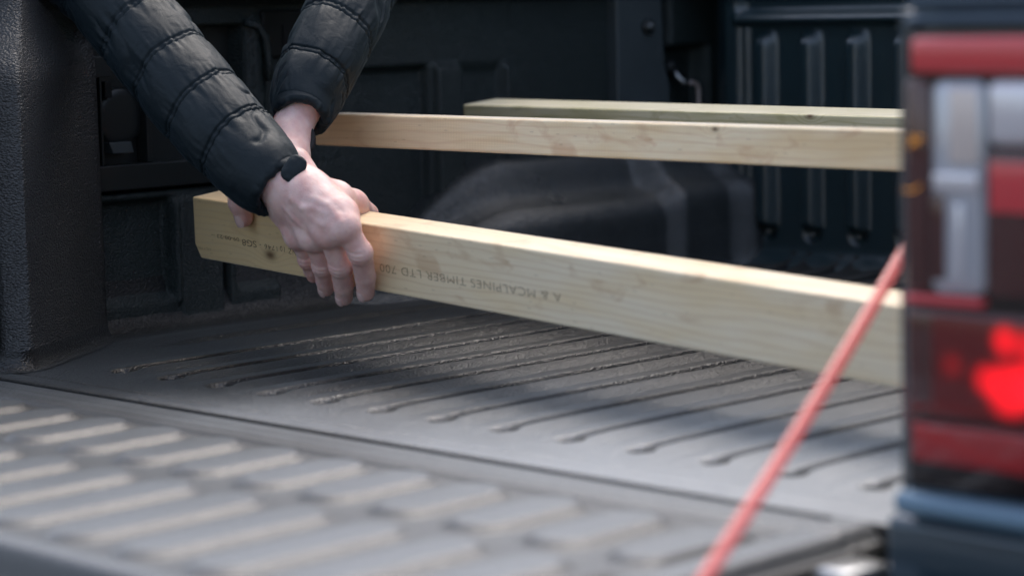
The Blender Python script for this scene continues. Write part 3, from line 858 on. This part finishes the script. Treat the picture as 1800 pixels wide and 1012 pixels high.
class Field:
    """signed distance field on a grid, built from tapered capsules with soft unions"""
    def __init__(s, lo, hi, h):
        s.lo = np.array(lo, float); s.h = h
        s.n = np.ceil((np.array(hi) - s.lo) / h).astype(int) + 1
        s.ax = [s.lo[i] + np.arange(s.n[i]) * h for i in range(3)]
        s.F = np.full(s.n, 0.05, np.float32)
    def region(s, pts, pad):
        pts = np.array(pts)
        a = np.clip(np.floor((pts.min(0) - pad - s.lo) / s.h).astype(int), 0, s.n - 1)
        b = np.clip(np.ceil((pts.max(0) + pad - s.lo) / s.h).astype(int) + 1, 1, s.n)
        return tuple(slice(a[i], b[i]) for i in range(3))
    def grid(s, sl):
        return np.meshgrid(*[s.ax[i][sl[i]].astype(np.float32) for i in range(3)], indexing='ij', sparse=True)
    def cap(s, G, a, b, ra, rb, flat=None):
        a = np.array(a, float); b = np.array(b, float); ab = b - a
        q = [G[i] - a[i] for i in range(3)]
        t = np.clip(sum(q[i] * ab[i] for i in range(3)) / (ab @ ab), 0, 1)
        d = [q[i] - t * ab[i] for i in range(3)]
        if flat is not None:      # squash along a direction: flat=(dir, factor<1)
            f, k = flat
            dn = sum(d[i] * f[i] for i in range(3))
            d = [d[i] + dn * f[i] * (1 / k - 1) for i in range(3)]
        return np.sqrt(sum(x * x for x in d)) - (ra + t * (rb - ra))
    def chain(s, joints, k_in=0.003, k_out=0.006, flat=None):
        """joints: list of (point, radius)"""
        pts = [j[0] for j in joints]
        sl = s.region(pts, max(j[1] for j in joints) * 1.2 + 0.014)
        G = s.grid(sl); D = None
        for (a, ra), (b, rb) in zip(joints[:-1], joints[1:]):
            c = s.cap(G, a, b, ra, rb, flat)
            D = c if D is None else smin(D, c, k_in)
        s.F[sl] = smin(s.F[sl], D, k_out)
    def groove(s, c, axis, w, depth, rad):
        sl = s.region([c], rad + 0.003)
        G = s.grid(sl)
        q = [G[i] - c[i] for i in range(3)]
        t = sum(q[i] * axis[i] for i in range(3))
        rr = np.sqrt(sum(x * x for x in q))
        s.F[sl] += depth * np.exp(-(t / w) ** 2) * (1 - sst(rr, rad * 0.6, rad))
    def blob(s, c, r, k):
        sl = s.region([c], r + 0.012); G = s.grid(sl)
        d = np.sqrt(sum((G[i] - c[i]) ** 2 for i in range(3))) - r
        s.F[sl] = smin(s.F[sl], d, k)
    def mesh(s):
        return surface_net(s.F, s.lo, s.h)

def smin(a, b, k):
    h = np.clip(0.5 + 0.5 * (b - a) / k, 0, 1)
    return b * (1 - h) + a * h - k * h * (1 - h)

def surface_net(F, lo, h):
    ins = F < 0
    nx, ny, nz = F.shape
    corners = [(i, j, k) for i in (0, 1) for j in (0, 1) for k in (0, 1)]
    cnt = sum(ins[i:nx - 1 + i, j:ny - 1 + j, k:nz - 1 + k].astype(np.int8) for i, j, k in corners)
    act = (cnt > 0) & (cnt < 8)
    idx = -np.ones(act.shape, np.int64)
    cells = np.argwhere(act)
    idx[act] = np.arange(len(cells))
    P = np.zeros((len(cells), 3)); W = np.zeros(len(cells))
    val = {c: F[cells[:, 0] + c[0], cells[:, 1] + c[1], cells[:, 2] + c[2]].astype(float) for c in corners}
    for c in corners:
        for ax in range(3):
            if c[ax] == 0:
                c2 = list(c); c2[ax] = 1; c2 = tuple(c2)
                a, b = val[c], val[c2]
                x = (a < 0) != (b < 0)
                t = np.where(x, a / np.where(x, a - b, 1), 0)
                p = np.tile(np.array(c, float), (len(cells), 1)); p[:, ax] = t
                P += p * x[:, None]; W += x
    P = (P / W[:, None] + cells) * h + lo
    faces = []
    for ax in range(3):
        sl0 = [slice(None)] * 3; sl1 = [slice(None)] * 3
        sl0[ax] = slice(0, -1); sl1[ax] = slice(1, None)
        a, b = ins[tuple(sl0)], ins[tuple(sl1)]
        E = np.argwhere(a != b)
        o1, o2 = [(1, 2), (2, 0), (0, 1)][ax]
        E = E[(E[:, o1] > 0) & (E[:, o2] > 0) & (E[:, o1] < F.shape[o1] - 1) & (E[:, o2] < F.shape[o2] - 1)]
        def g(d1, d2):
            e_ = E.copy(); e_[:, o1] += d1; e_[:, o2] += d2
            return idx[e_[:, 0], e_[:, 1], e_[:, 2]]
        q = np.stack([g(-1, -1), g(0, -1), g(0, 0), g(-1, 0)], -1)
        fl = a[E[:, 0], E[:, 1], E[:, 2]]
        q[~fl] = q[~fl][:, ::-1]
        faces.append(q)
    Q = np.concatenate(faces)
    Q = Q[(Q >= 0).all(1)]
    # one relaxation pass keeps the net smooth
    for lam in (0.5, 0.5):
        acc = np.zeros_like(P); c_ = np.zeros(len(P))
        for i in range(4):
            for j in (1, 3):
                np.add.at(acc, Q[:, i], P[Q[:, (i + j) % 4]]); np.add.at(c_, Q[:, i], 1)
        P = P * (1 - lam) + lam * acc / np.maximum(c_, 1)[:, None]
    return P, Q

fp = face_point
nails = []
flush = []          # (centre, radius, amount)
fields = []
# ---- right hand (nearest): back of hand to the camera, fingers down the board face
FA = Field(np.array([0.05, 0.02, 0.045]), np.array([0.34, 0.36, 0.33]), 0.0012)
H_f = {
    'index': [(606, 400, .040, .0130), (634, 444, .0290, .0120), (642, 486, .0160, .0108), (643, 514, .0105, .0094)],
    'middle': [(580, 408, .043, .0130), (599, 466, .0300, .0118), (604, 502, .0170, .0104), (605, 522, .0115, .0092)],
    'ring': [(553, 415, .042, .0125), (567, 466, .0290, .0105), (571, 492, .0170, .0095), (573, 507, .0120, .0086)],
    'pinky': [(526, 414, .038, .0115), (540, 456, .0260, .0090), (547, 474, .0165, .0083), (551, 485, .0120, .0075)],
}
carp = [(540, 336, .042, .0175), (524, 338, .046, .0185), (506, 344, .044, .0180), (490, 352, .038, .0165)]
for key, cp in zip(('index', 'middle', 'ring', 'pinky'), carp):
    j = H_f[key]
    FA.chain([(fp(*cp[:3]), cp[3]), (fp(*j[0][:3]), j[0][3] + .0020)], k_out=.016)
mc = [fp(*H_f[k][0][:3]) for k in ('index', 'middle', 'ring', 'pinky')]
for a_, b_ in zip(mc[:-1], mc[1:]):                                  # knuckle ridge
    FA.chain([(a_, .0135), (b_, .0125)], k_out=.010)
FA.chain([(fp(515, 350, .032), .019), (fp(575, 385, .034), .017)], k_out=.012)
FA.chain([(fp(550, 340, .036), .018), (fp(590, 372, .036), .016)], k_out=.014)
wr = [(fp(508, 344, .042), .0225), (fp(492, 322, .046), .0235), (fp(470, 296, .046), .0250), (fp(430, 246, .035), .028)]
FA.chain(wr, k_out=.012)
FA.chain([(fp(470, 347, .036), .0135), (fp(500, 362, .038), .015)], k_out=.012)
FA.chain([(fp(528, 312, .036), .0145), (fp(556, 340, .032), .0160)], k_out=.014)
FA.chain([(fp(545, 334, .028), .0175), (fp(590, 350, .002), .0175), (fp(619, 361, -.030), .0155), (fp(645, 377, -.0580), .0128)], k_in=.010, k_out=.014)
FA.chain([(fp(585, 356, .010), .013), (fp(606, 376, .028), .013)], k_out=.014)
fing = {}
for key, J in H_f.items():
    pts = [(fp(*q[:3]), q[3]) for q in J]
    fing[key] = pts
    FA.chain(pts, k_in=.0025, k_out=.0018 if key != 'index' else .0022)
    mcp, pip, dip, tip = [q[0] for q in pts]
    FA.blob(mcp + NF * .0018, pts[0][1] * .92, .010)          # knuckle
    FA.blob(pip + NF * .0012, pts[1][1] * 1.02, .004)
    flush += [(mcp, .016, .30), (pip, .014, .55), (tip, .016, .7), (dip, .012, .45)]
    ax = (dip - pip) / np.linalg.norm(dip - pip)
    for o_ in (-.0050, -.0005, .0042):
        FA.groove(pip + ax * o_ + NF * .008, ax, .0012, .0010, .014)
    ax2 = (tip - dip) / np.linalg.norm(tip - dip)
    for o_ in (-.0014, .0014):
        FA.groove(dip + ax2 * o_ + NF * .007, ax2, .0008, .0005, .010)
def on_skin(px, py, sink):
    """point just under the skin seen at a photo pixel"""
    for dl in np.arange(.095, .0, -.0006):
        q = fp(px, py, dl); ii = np.round((q - FA.lo) / FA.h).astype(int)
        if (ii >= 0).all() and (ii < FA.n).all() and FA.F[tuple(ii)] < 0:
            return q - NF * sink
    return fp(px, py, .05)
for vp, rr_ in (([(512, 350), (530, 366), (549, 384), (566, 396)], .0024), ([(500, 366), (515, 382), (530, 396)], .0022), ([(548, 350), (572, 362), (590, 382), (596, 392)], .0024), ([(530, 366), (545, 366), (572, 376)], .0020)):
    pts_ = [on_skin(*q_, rr_ * 1.0) for q_ in vp]
    FA.chain([(q_, rr_) for q_ in pts_], k_in=.002, k_out=.0045)
# tendon dips between knuckles and wrist folds
axw = fp(560, 400, .05) - fp(515, 340, .05); axw /= np.linalg.norm(axw)
for (a, b_) in (('index', 'middle'), ('middle', 'ring'), ('ring', 'pinky')):
    c = (fing[a][0][0] + fing[b_][0][0]) / 2 + NF * .016
    sl = FA.region([c], .016); G = FA.grid(sl)
    rr = sum((G[i] - c[i]) ** 2 for i in range(3))
    FA.F[sl] += .0010 * np.exp(-rr / .0050 ** 2)
for o_ in (0.0, .006):
    FA.groove(fp(478, 338, .055) + axw * o_, axw, .0012, .0008, .022)
flush += [(fp(560, 400, .07), .030, .18), (fp(640, 360, -.03), .022, .35), (fp(600, 440, .05), .03, .25)]
fields.append(FA)
# ---- left hand (behind): wrist from the second cuff, thumb over the board's front face
FB = Field(np.array([-0.06, 0.16, 0.06]), np.array([0.22, 0.44, 0.36]), 0.0014)
def bz(px, py, z, r): return (at(px, py, z), r)
FB.chain([bz(553, 130, 2.625, .026), bz(534, 180, 2.603, .023), bz(516, 218, 2.59, .0205), bz(511, 240, 2.58, .0205), bz(508, 275, 2.565, .0215), bz(500, 312, 2.56, .024), bz(470, 345, 2.62, .022)], k_in=.008, k_out=.01)
FB.chain([bz(520, 285, 2.53, .016), bz(548, 335, 2.52, .018)], k_out=.012)
TB = [(fp(468, 318, -.022), .017), (fp(424, 334, .002), .0128), (fp(422, 355, .0125), .0118), (fp(429, 383, .0095), .0100)]
FB.chain(TB, k_in=.004, k_out=.010)
FB.blob(TB[2][0] + NF * .001, .0122, .004)
for px0, dx in ((500, 0), (478, -2), (456, -4), (434, -6)):          # fingers down the back of the board
    FB.chain([(fp(490, 340, -.075), .017), (fp(px0, 348, -.060), .0125), (fp(px0 + dx, 395, -.058), .0105), (fp(px0 + dx, 425, -.055), .0090)], k_in=.003, k_out=.002)
axt = TB[3][0] - TB[2][0]; axt /= np.linalg.norm(axt)
for o_ in (-.003, 0, .003):
    FB.groove(TB[2][0] + axt * (o_ + .002) + NF * .009, axt, .0009, .0006, .012)
flush += [(TB[3][0], .018, .8), (TB[2][0], .014, .5)]
fields.append(FB)

parts = [f.mesh() for f in fields]
# coarse remainder of the body under the clothes (arms, torso, neck, head)
SH_R, SH_L = np.array([-0.44, 0.20, 0.72]), np.array([-0.50, 0.62, 0.74])
EL_R, EL_L = at(120, -130, 2.68), at(640, -190, 2.85)
FC = Field(np.array([-0.95, -0.10, -0.10]), np.array([0.30, 0.95, 1.12]), 0.010)
FC.chain([(wr[3][0], .026), (EL_R, .036), (SH_R, .045)], k_in=.02, k_out=.02)
FC.chain([(at(553, 130, 2.625), .026), (EL_L, .036), (SH_L, .045)], k_in=.02, k_out=.02)
FC.chain([(np.array([-0.70, 0.42, 0.0]), .13), (np.array([-0.62, 0.42, 0.45]), .12), (np.array([-0.52, 0.42, 0.70]), .12)], k_out=.05)
FC.chain([(SH_R, .06), (SH_L, .06)], k_out=.06)
FC.chain([(np.array([-0.48, 0.41, 0.78]), .055), (np.array([-0.43, 0.40, 0.90]), .055)], k_out=.03)
FC.chain([(np.array([-0.42, 0.40, 0.95]), .082), (np.array([-0.38, 0.395, 0.905]), .062)], k_out=.03)
FC.chain([(np.array([-0.335, 0.39, 0.925]), .012), (np.array([-0.305, 0.385, 0.895]), .014)], k_out=.01)
for sgn in (-1, 1):
    FC.chain([(np.array([-0.425, 0.395 + sgn * .083, 0.93]), .016), (np.array([-0.43, 0.395 + sgn * .085, 0.96]), .016)], k_out=.006)
parts.append(FC.mesh())
V = []; Fc = []; off = 0
for P, Q in parts:
    V.append(P); Fc.append(Q + off); off += len(P)
V = np.concatenate(V); Fc = np.concatenate(Fc)
me = bpy.data.meshes.new('body')
me.vertices.add(len(V)); me.vertices.foreach_set('co', V.reshape(-1).astype(np.float32))
me.loops.add(Fc.size); me.loops.foreach_set('vertex_index', Fc.reshape(-1).astype(np.int32))
me.polygons.add(len(Fc)); me.polygons.foreach_set('loop_start', (np.arange(len(Fc)) * 4).astype(np.int32))
me.update(calc_edges=True)
ca = me.color_attributes.new('flush', 'FLOAT_COLOR', 'POINT')
fl = np.zeros(len(V))
for c, r, a in flush:
    fl = np.maximum(fl, a * np.exp(-((V - c) ** 2).sum(1) / (r * .75) ** 2))
colr = np.repeat(fl[:, None], 4, 1).astype(np.float32); colr[:, 3] = 1
ca.data.foreach_set('color', colr.reshape(-1))
def keep(o):
    o.parent = person
    o.matrix_parent_inverse = Matrix.Translation(-person.location)
    return o
body = keep(link('body', me, M_skin, smooth=True))

def nail(tip, dip, r, w, ln, out=NF, r2=None):
    r2 = r2 or r * 1.1; dl = np.linalg.norm(tip - dip)
    ax = tip - dip; ax /= np.linalg.norm(ax)
    nn = out - ax * (out @ ax); nn /= np.linalg.norm(nn)
    sd_ = np.cross(ax, nn)
    u = np.linspace(-1, 1, 13); v = np.linspace(-1, 1, 13)
    P = np.zeros((13, 13, 3))
    for i, a in enumerate(u):
        for k, b_ in enumerate(v):
            # squircle outline
            wa = w * (1 - 0.16 * max(0, -b_) ** 2 - 0.22 * max(0, b_) ** 4)
            s_ = a * wa
            tt = max(0.0, -(b_ * ln + .0010)) / dl; rr_ = r + (r2 - r) * tt
            lift = math.sqrt(max(rr_ * rr_ - (s_ * 1.02) ** 2, 0)) + 0.0007 - 0.0008 * abs(a) ** 6 - 0.0006 * max(0, -b_) ** 6
            P[i, k] = tip + ax * (b_ * ln + .0010) + sd_ * s_ + nn * (lift - 0.0016 * max(0, b_) ** 2)
    o = sheet('fingernail', P, M_nail, smooth=True)
    keep(o)
for key in ('index', 'middle', 'ring'):
    pts = fing[key]
    nail(pts[3][0], pts[2][0], pts[3][1], pts[3][1] * .66, .0060, r2=pts[2][1])
nail(TB[3][0], TB[2][0], TB[3][1], TB[3][1] * .70, .0070, r2=TB[2][1])

# ---- jacket
def fabric():
    m, n, l, b = new_mat('quilted_nylon')
    b.inputs['Base Color'].default_value = (0.0050, 0.0115, 0.0155, 1)
    b.inputs['Roughness'].default_value = 0.55
    b.inputs['Specular IOR Level'].default_value = 0.30
    b.inputs['Sheen Weight'].default_value = 0.05
    b.inputs['Sheen Roughness'].default_value = 0.4
    b.inputs['Sheen Tint'].default_value = (0.5, 0.75, 0.95, 1)
    tc = n.new('ShaderNodeTexCoord')
    a = n.new('ShaderNodeTexNoise'); a.inputs['Scale'].default_value = 55; a.inputs['Detail'].default_value = 6
    a.inputs['Distortion'].default_value = 0.6
    l.new(tc.outputs['Object'], a.inputs['Vector'])
    f = n.new('ShaderNodeTexNoise'); f.inputs['Scale'].default_value = 900; l.new(tc.outputs['Object'], f.inputs['Vector'])
    ad = n.new('ShaderNodeMath'); ad.operation = 'MULTIPLY_ADD'; ad.inputs[1].default_value = 0.10
    l.new(f.outputs['Fac'], ad.inputs[0]); l.new(a.outputs['Fac'], ad.inputs[2])
    bp = n.new('ShaderNodeBump'); bp.inputs['Strength'].default_value = 0.38; bp.inputs['Distance'].default_value = 0.004
    l.new(ad.outputs[0], bp.inputs['Height']); l.new(bp.outputs[0], b.inputs['Normal'])
    return m
M_fab = fabric()
M_thread = plain('stitch_thread', (0.012, 0.016, 0.02), 0.6)

def catmull(P, n):
    P = np.array(P, float)
    P = np.vstack([2 * P[0] - P[1], P, 2 * P[-1] - P[-2]])
    out = []
    m = len(P) - 3
    for t in np.linspace(0, m - 1e-9, n):
        i = int(t); f = t - i
        p0, p1, p2, p3 = P[i:i + 4]
        out.append(0.5 * ((2 * p1) + (-p0 + p2) * f + (2 * p0 - 5 * p1 + 4 * p2 - p3) * f * f + (-p0 + 3 * p1 - 3 * p2 + p3) * f ** 3))
    return np.array(out)

def sleeve(name, ctrl, seams_px, tilt, seed, cuff_r, squash=1.0):
    """ctrl: (px,py,depth,radius) from shoulder to cuff; seams: fractions of arc length measured from the cuff in metres"""
    pts = np.array([np.r_[c[0] if isinstance(c[0], np.ndarray) else at(*c[:3]), c[-1]] for c in ctrl])
    N = 620; n = 160
    C = catmull(pts, N)
    ctr, rad = C[:, :3], C[:, 3]
    ds = np.r_[0, np.cumsum(np.linalg.norm(np.diff(ctr, axis=0), axis=1))]
    tot = ds[-1]
    s = tot - ds                                     # distance from cuff
    T = np.gradient(ctr, axis=0); T /= np.linalg.norm(T, axis=1)[:, None]
    # frame: a = towards camera
    view = -CD
    A_ = view - T * (T @ view)[:, None]; A_ /= np.linalg.norm(A_, axis=1)[:, None]
    B_ = np.cross(T, A_)
    th = np.arange(n) * 2 * math.pi / n
    TH, SS = np.meshgrid(th, s)
    # seams wander slightly round the arm
    CT, ST = np.cos(TH), np.sin(TH)
    wob = 0.004 * np.sin(TH + seed) + 0.0025 * vnoise(CT * 1.3 + seed, ST * 1.3, 3.1) + tilt * np.sin(TH)
    SE = SS + wob
    d = np.full_like(SE, 1.0); lo = np.full_like(SE, 0.0); hi = np.full_like(SE, 1.0)
    sm = [0.0] + [float(s[np.argmin(((ctr - at(q_[0], q_[1], 2.55)) @ CR) ** 2 + ((ctr - at(q_[0], q_[1], 2.55)) @ CU) ** 2)]) for q_ in seams_px]
    while sm[-1] < tot + 0.1: sm.append(sm[-1] + 0.075)
    for q in sm[1:]:
        d = np.minimum(d, np.abs(SE - q))
    puff = 0
    for a, b_ in zip(sm[:-1], sm[1:]):
        t = np.clip((SE - a) / (b_ - a), 0, 1)
        puff = puff + np.where((SE >= a) & (SE < b_), np.sqrt(np.clip(4 * t * (1 - t), 0, 1)), 0)
    dd = d
    R = rad[:, None] * (0.926 + 0.078 * puff)
    R -= 0.0020 * np.exp(-((dd - 0.0028) / 0.0011) ** 2)
    R += 0.0006 * np.exp(-(dd / 0.0012) ** 2)
    # gathers running off the stitching, broad folds, dents
    fade = np.exp(-dd / 0.011)
    R += 0.0024 * fade * vnoise(CT * 9.5, ST * 9.5 + 20, SE * 22 + seed)
    R += 0.0016 * np.exp(-dd / 0.016) * vnoise(CT * 17, ST * 17 + 30, SE * 40 + seed)
    R += 0.0024 * vnoise(CT * 1.6 + SE * 12, ST * 1.6 + 9.1, SE * 22 + 3 * seed) * (0.3 + 0.7 * np.clip(puff, 0, 1))
    fold = vnoise(CT * 2.2 - SE * 14, ST * 2.2 + SE * 10 + 4.4, SE * 30 + seed * 2)
    R -= 0.0030 * np.exp(-(fold / 0.16) ** 2) * puff * sst(vnoise(CT * 1.1, ST * 1.1 + 7, SE * 11 + seed), 0.0, 0.4)
    P = ctr[:, None] + R[..., None] * (np.cos(TH)[..., None] * A_[:, None] * squash + np.sin(TH)[..., None] * B_[:, None])
    # gathered cuff end: rounds over and turns inside
    end = []
    e0 = ctr[-1]; t0 = T[-1]
    r_end = R[-1]
    for f, push in ((0.97, .0035), (0.90, .0062), (0.82, .0060), (0.74, .0025), (0.70, -.006), (0.70, -.02)):
        rr = r_end * f + (cuff_r - r_end) * (1 - f) * 1.2
        push = push + 0.0022 * vnoise(np.cos(th) * 4 + seed, np.sin(th) * 4, f)[:, None] * (f > 0.8)
        rr = rr + 0.0012 * vnoise(np.cos(th) * 9 + seed, np.sin(th) * 9, f * 3)
        end.append(e0 + t0 * push + rr[:, None] * (np.cos(th)[:, None] * A_[-1] * squash + np.sin(th)[:, None] * B_[-1]))
    P = np.concatenate([P, np.array(end)])
    o = keep(sheet(name, P, M_fab, smooth=True, closed_v=True))
    return o, ctr, T, A_, B_, rad, s

s1, *_ = sleeve('jacket_sleeve', [(SH_R, .085), (EL_R, .070), (205, 0, 2.60, .0520), (300, 121, 2.555, .0515), (372, 208, 2.52, .0500), (425, 265, 2.495, .0475), (466, 309, 2.475, .0425), (487, 329, 2.465, .0370)],
          [(421, 261), (360, 195), (300, 120), (238, 44)], 0.004, 1.3, .027)
s2, *_ = sleeve('jacket_sleeve', [(SH_L, .085), (EL_L, .070), (622, -20, 2.72, .0500), (590, 58, 2.66, .0460), (553, 130, 2.625, .0440), (536, 176, 2.605, .0400), (530, 203, 2.59, .0340)],
          [(553, 130), (590, 52)], -0.003, 4.2, .026)
# cuff tab on the near sleeve, wrist strap on the far one
def flap(name, a, b, wid, th, mat):
    """soft padded tab from a to b"""
    ax = (b - a) / 2; c = (a + b) / 2; L_ = np.linalg.norm(ax); ax = ax / L_
    sd_ = np.cross(ax, CD); sd_ /= np.linalg.norm(sd_); up_ = np.cross(sd_, ax)
    u = np.linspace(0, math.pi, 24); v = np.arange(32) * 2 * math.pi / 32
    U, V_ = np.meshgrid(u, v, indexing='ij')
    e = lambda t, p: np.sign(t) * np.abs(t) ** p
    P = c + (e(np.cos(U), .7) * L_)[..., None] * ax + (e(np.sin(U), .7) * np.cos(V_) * wid)[..., None] * sd_ + (e(np.sin(U), .8) * np.sin(V_) * th)[..., None] * up_
    P = P + (0.0008 * vnoise(U * 3, V_ * 2, 0.5))[..., None] * up_
    return keep(sheet(name, P, mat, smooth=True, closed_v=True))
flap('cuff_tab', at(502, 318, 2.430), at(531, 276, 2.436), .0105, .0040, M_fab)
tube_pts = [at(541, 224, 2.585), at(547, 236, 2.580), at(548, 250, 2.578), at(543, 262, 2.575), at(537, 268, 2.58), at(530, 266, 2.59)]
keep(tube('wrist_strap', catmull(tube_pts, 20), .0042, M_rubber))

# torso of the jacket, trousers, boots, hair: outside the frame, kept simple
FJ = Field(np.array([-0.98, -0.06, -0.14]), np.array([-0.20, 0.90, 0.95]), 0.010)
FJ.chain([(np.array([-0.71, 0.42, -0.02]), .165), (np.array([-0.64, 0.42, 0.42]), .165), (np.array([-0.54, 0.42, 0.68]), .155)], k_out=.05)
FJ.chain([(SH_R, .088), (SH_L, .088)], k_out=.07)
FJ.chain([(np.array([-0.49, 0.41, 0.76]), .085), (np.array([-0.475, 0.41, 0.80]), .08)], k_out=.03)
P, Q = FJ.mesh()
keep(mesh('jacket_body', P, Q, M_fab, smooth=True))
FT = Field(np.array([-0.98, 0.10, -0.79]), np.array([-0.42, 0.75, 0.12]), 0.012)
for sgn in (-1, 1):
    FT.chain([(np.array([-0.72, 0.42 + sgn * .09, -0.02]), .105), (np.array([-0.68, 0.42 + sgn * .11, -0.38]), .075), (np.array([-0.72, 0.42 + sgn * .12, -0.70]), .058)], k_out=.03)
P, Q = FT.mesh()
keep(mesh('trousers', P, Q, plain('dark_denim', (0.02, 0.025, 0.04), 0.85), smooth=True))
for sgn in (-1, 1):
    keep(box('boot', (-0.79, 0.42 + sgn * .12 - .05, -0.779), (-0.52, 0.42 + sgn * .12 + .05, -0.67), M_rubber, bev=0.035, seg=4, smooth=True))
FH = Field(np.array([-0.56, 0.27, 0.84]), np.array([-0.30, 0.53, 1.07]), 0.006)
FH.chain([(np.array([-0.445, 0.40, 0.945]), .084), (np.array([-0.415, 0.40, 0.975]), .078)], k_out=.01)
P, Q = FH.mesh()
keep(mesh('hair', P, Q, plain('brown_hair', (0.03, 0.018, 0.01), 0.6), smooth=True))

# ------------------------------------------------------------------ red ribbon
def ribbon_mat():
    m, n, l, b = new_mat('translucent_red_ribbon')
    b.inputs['Base Color'].default_value = (0.95, 0.25, 0.24, 1)
    b.inputs['Roughness'].default_value = 0.35
    tr = n.new('ShaderNodeBsdfTransparent'); mx = n.new('ShaderNodeMixShader'); mx.inputs[0].default_value = 0.62
    tr.inputs[0].default_value = (1, 0.75, 0.75, 1)
    l.new(tr.outputs[0], mx.inputs[1]); l.new(b.outputs[0], mx.inputs[2])
    l.new(mx.outputs[0], n['Material Output'].inputs['Surface'])
    return m
a = at(1598, 428, 1.82); b_ = at(1226, 1035, 1.46)
dv = b_ - a; dv /= np.linalg.norm(dv)
sdv = np.cross(dv, CD); sdv /= np.linalg.norm(sdv)
t = np.linspace(0, 1, 30)
R0 = []
for tt in t:
    c = a * (1 - tt) + b_ * tt + np.array([0, 0, -0.004]) * math.sin(tt * math.pi)
    w = 0.0052 - 0.0004 * tt
    R0.append([c - sdv * w + CD * 0.0006, c - sdv * w, c, c + sdv * w, c + sdv * w + CD * 0.0006, c + CD * 0.0006])
rb = sheet('ribbon', np.array(R0), ribbon_mat(), smooth=False, closed_v=True)
tag(rb, 'translucent red ribbon stretched diagonally across the open tailgate beside the tail light', 'ribbon')
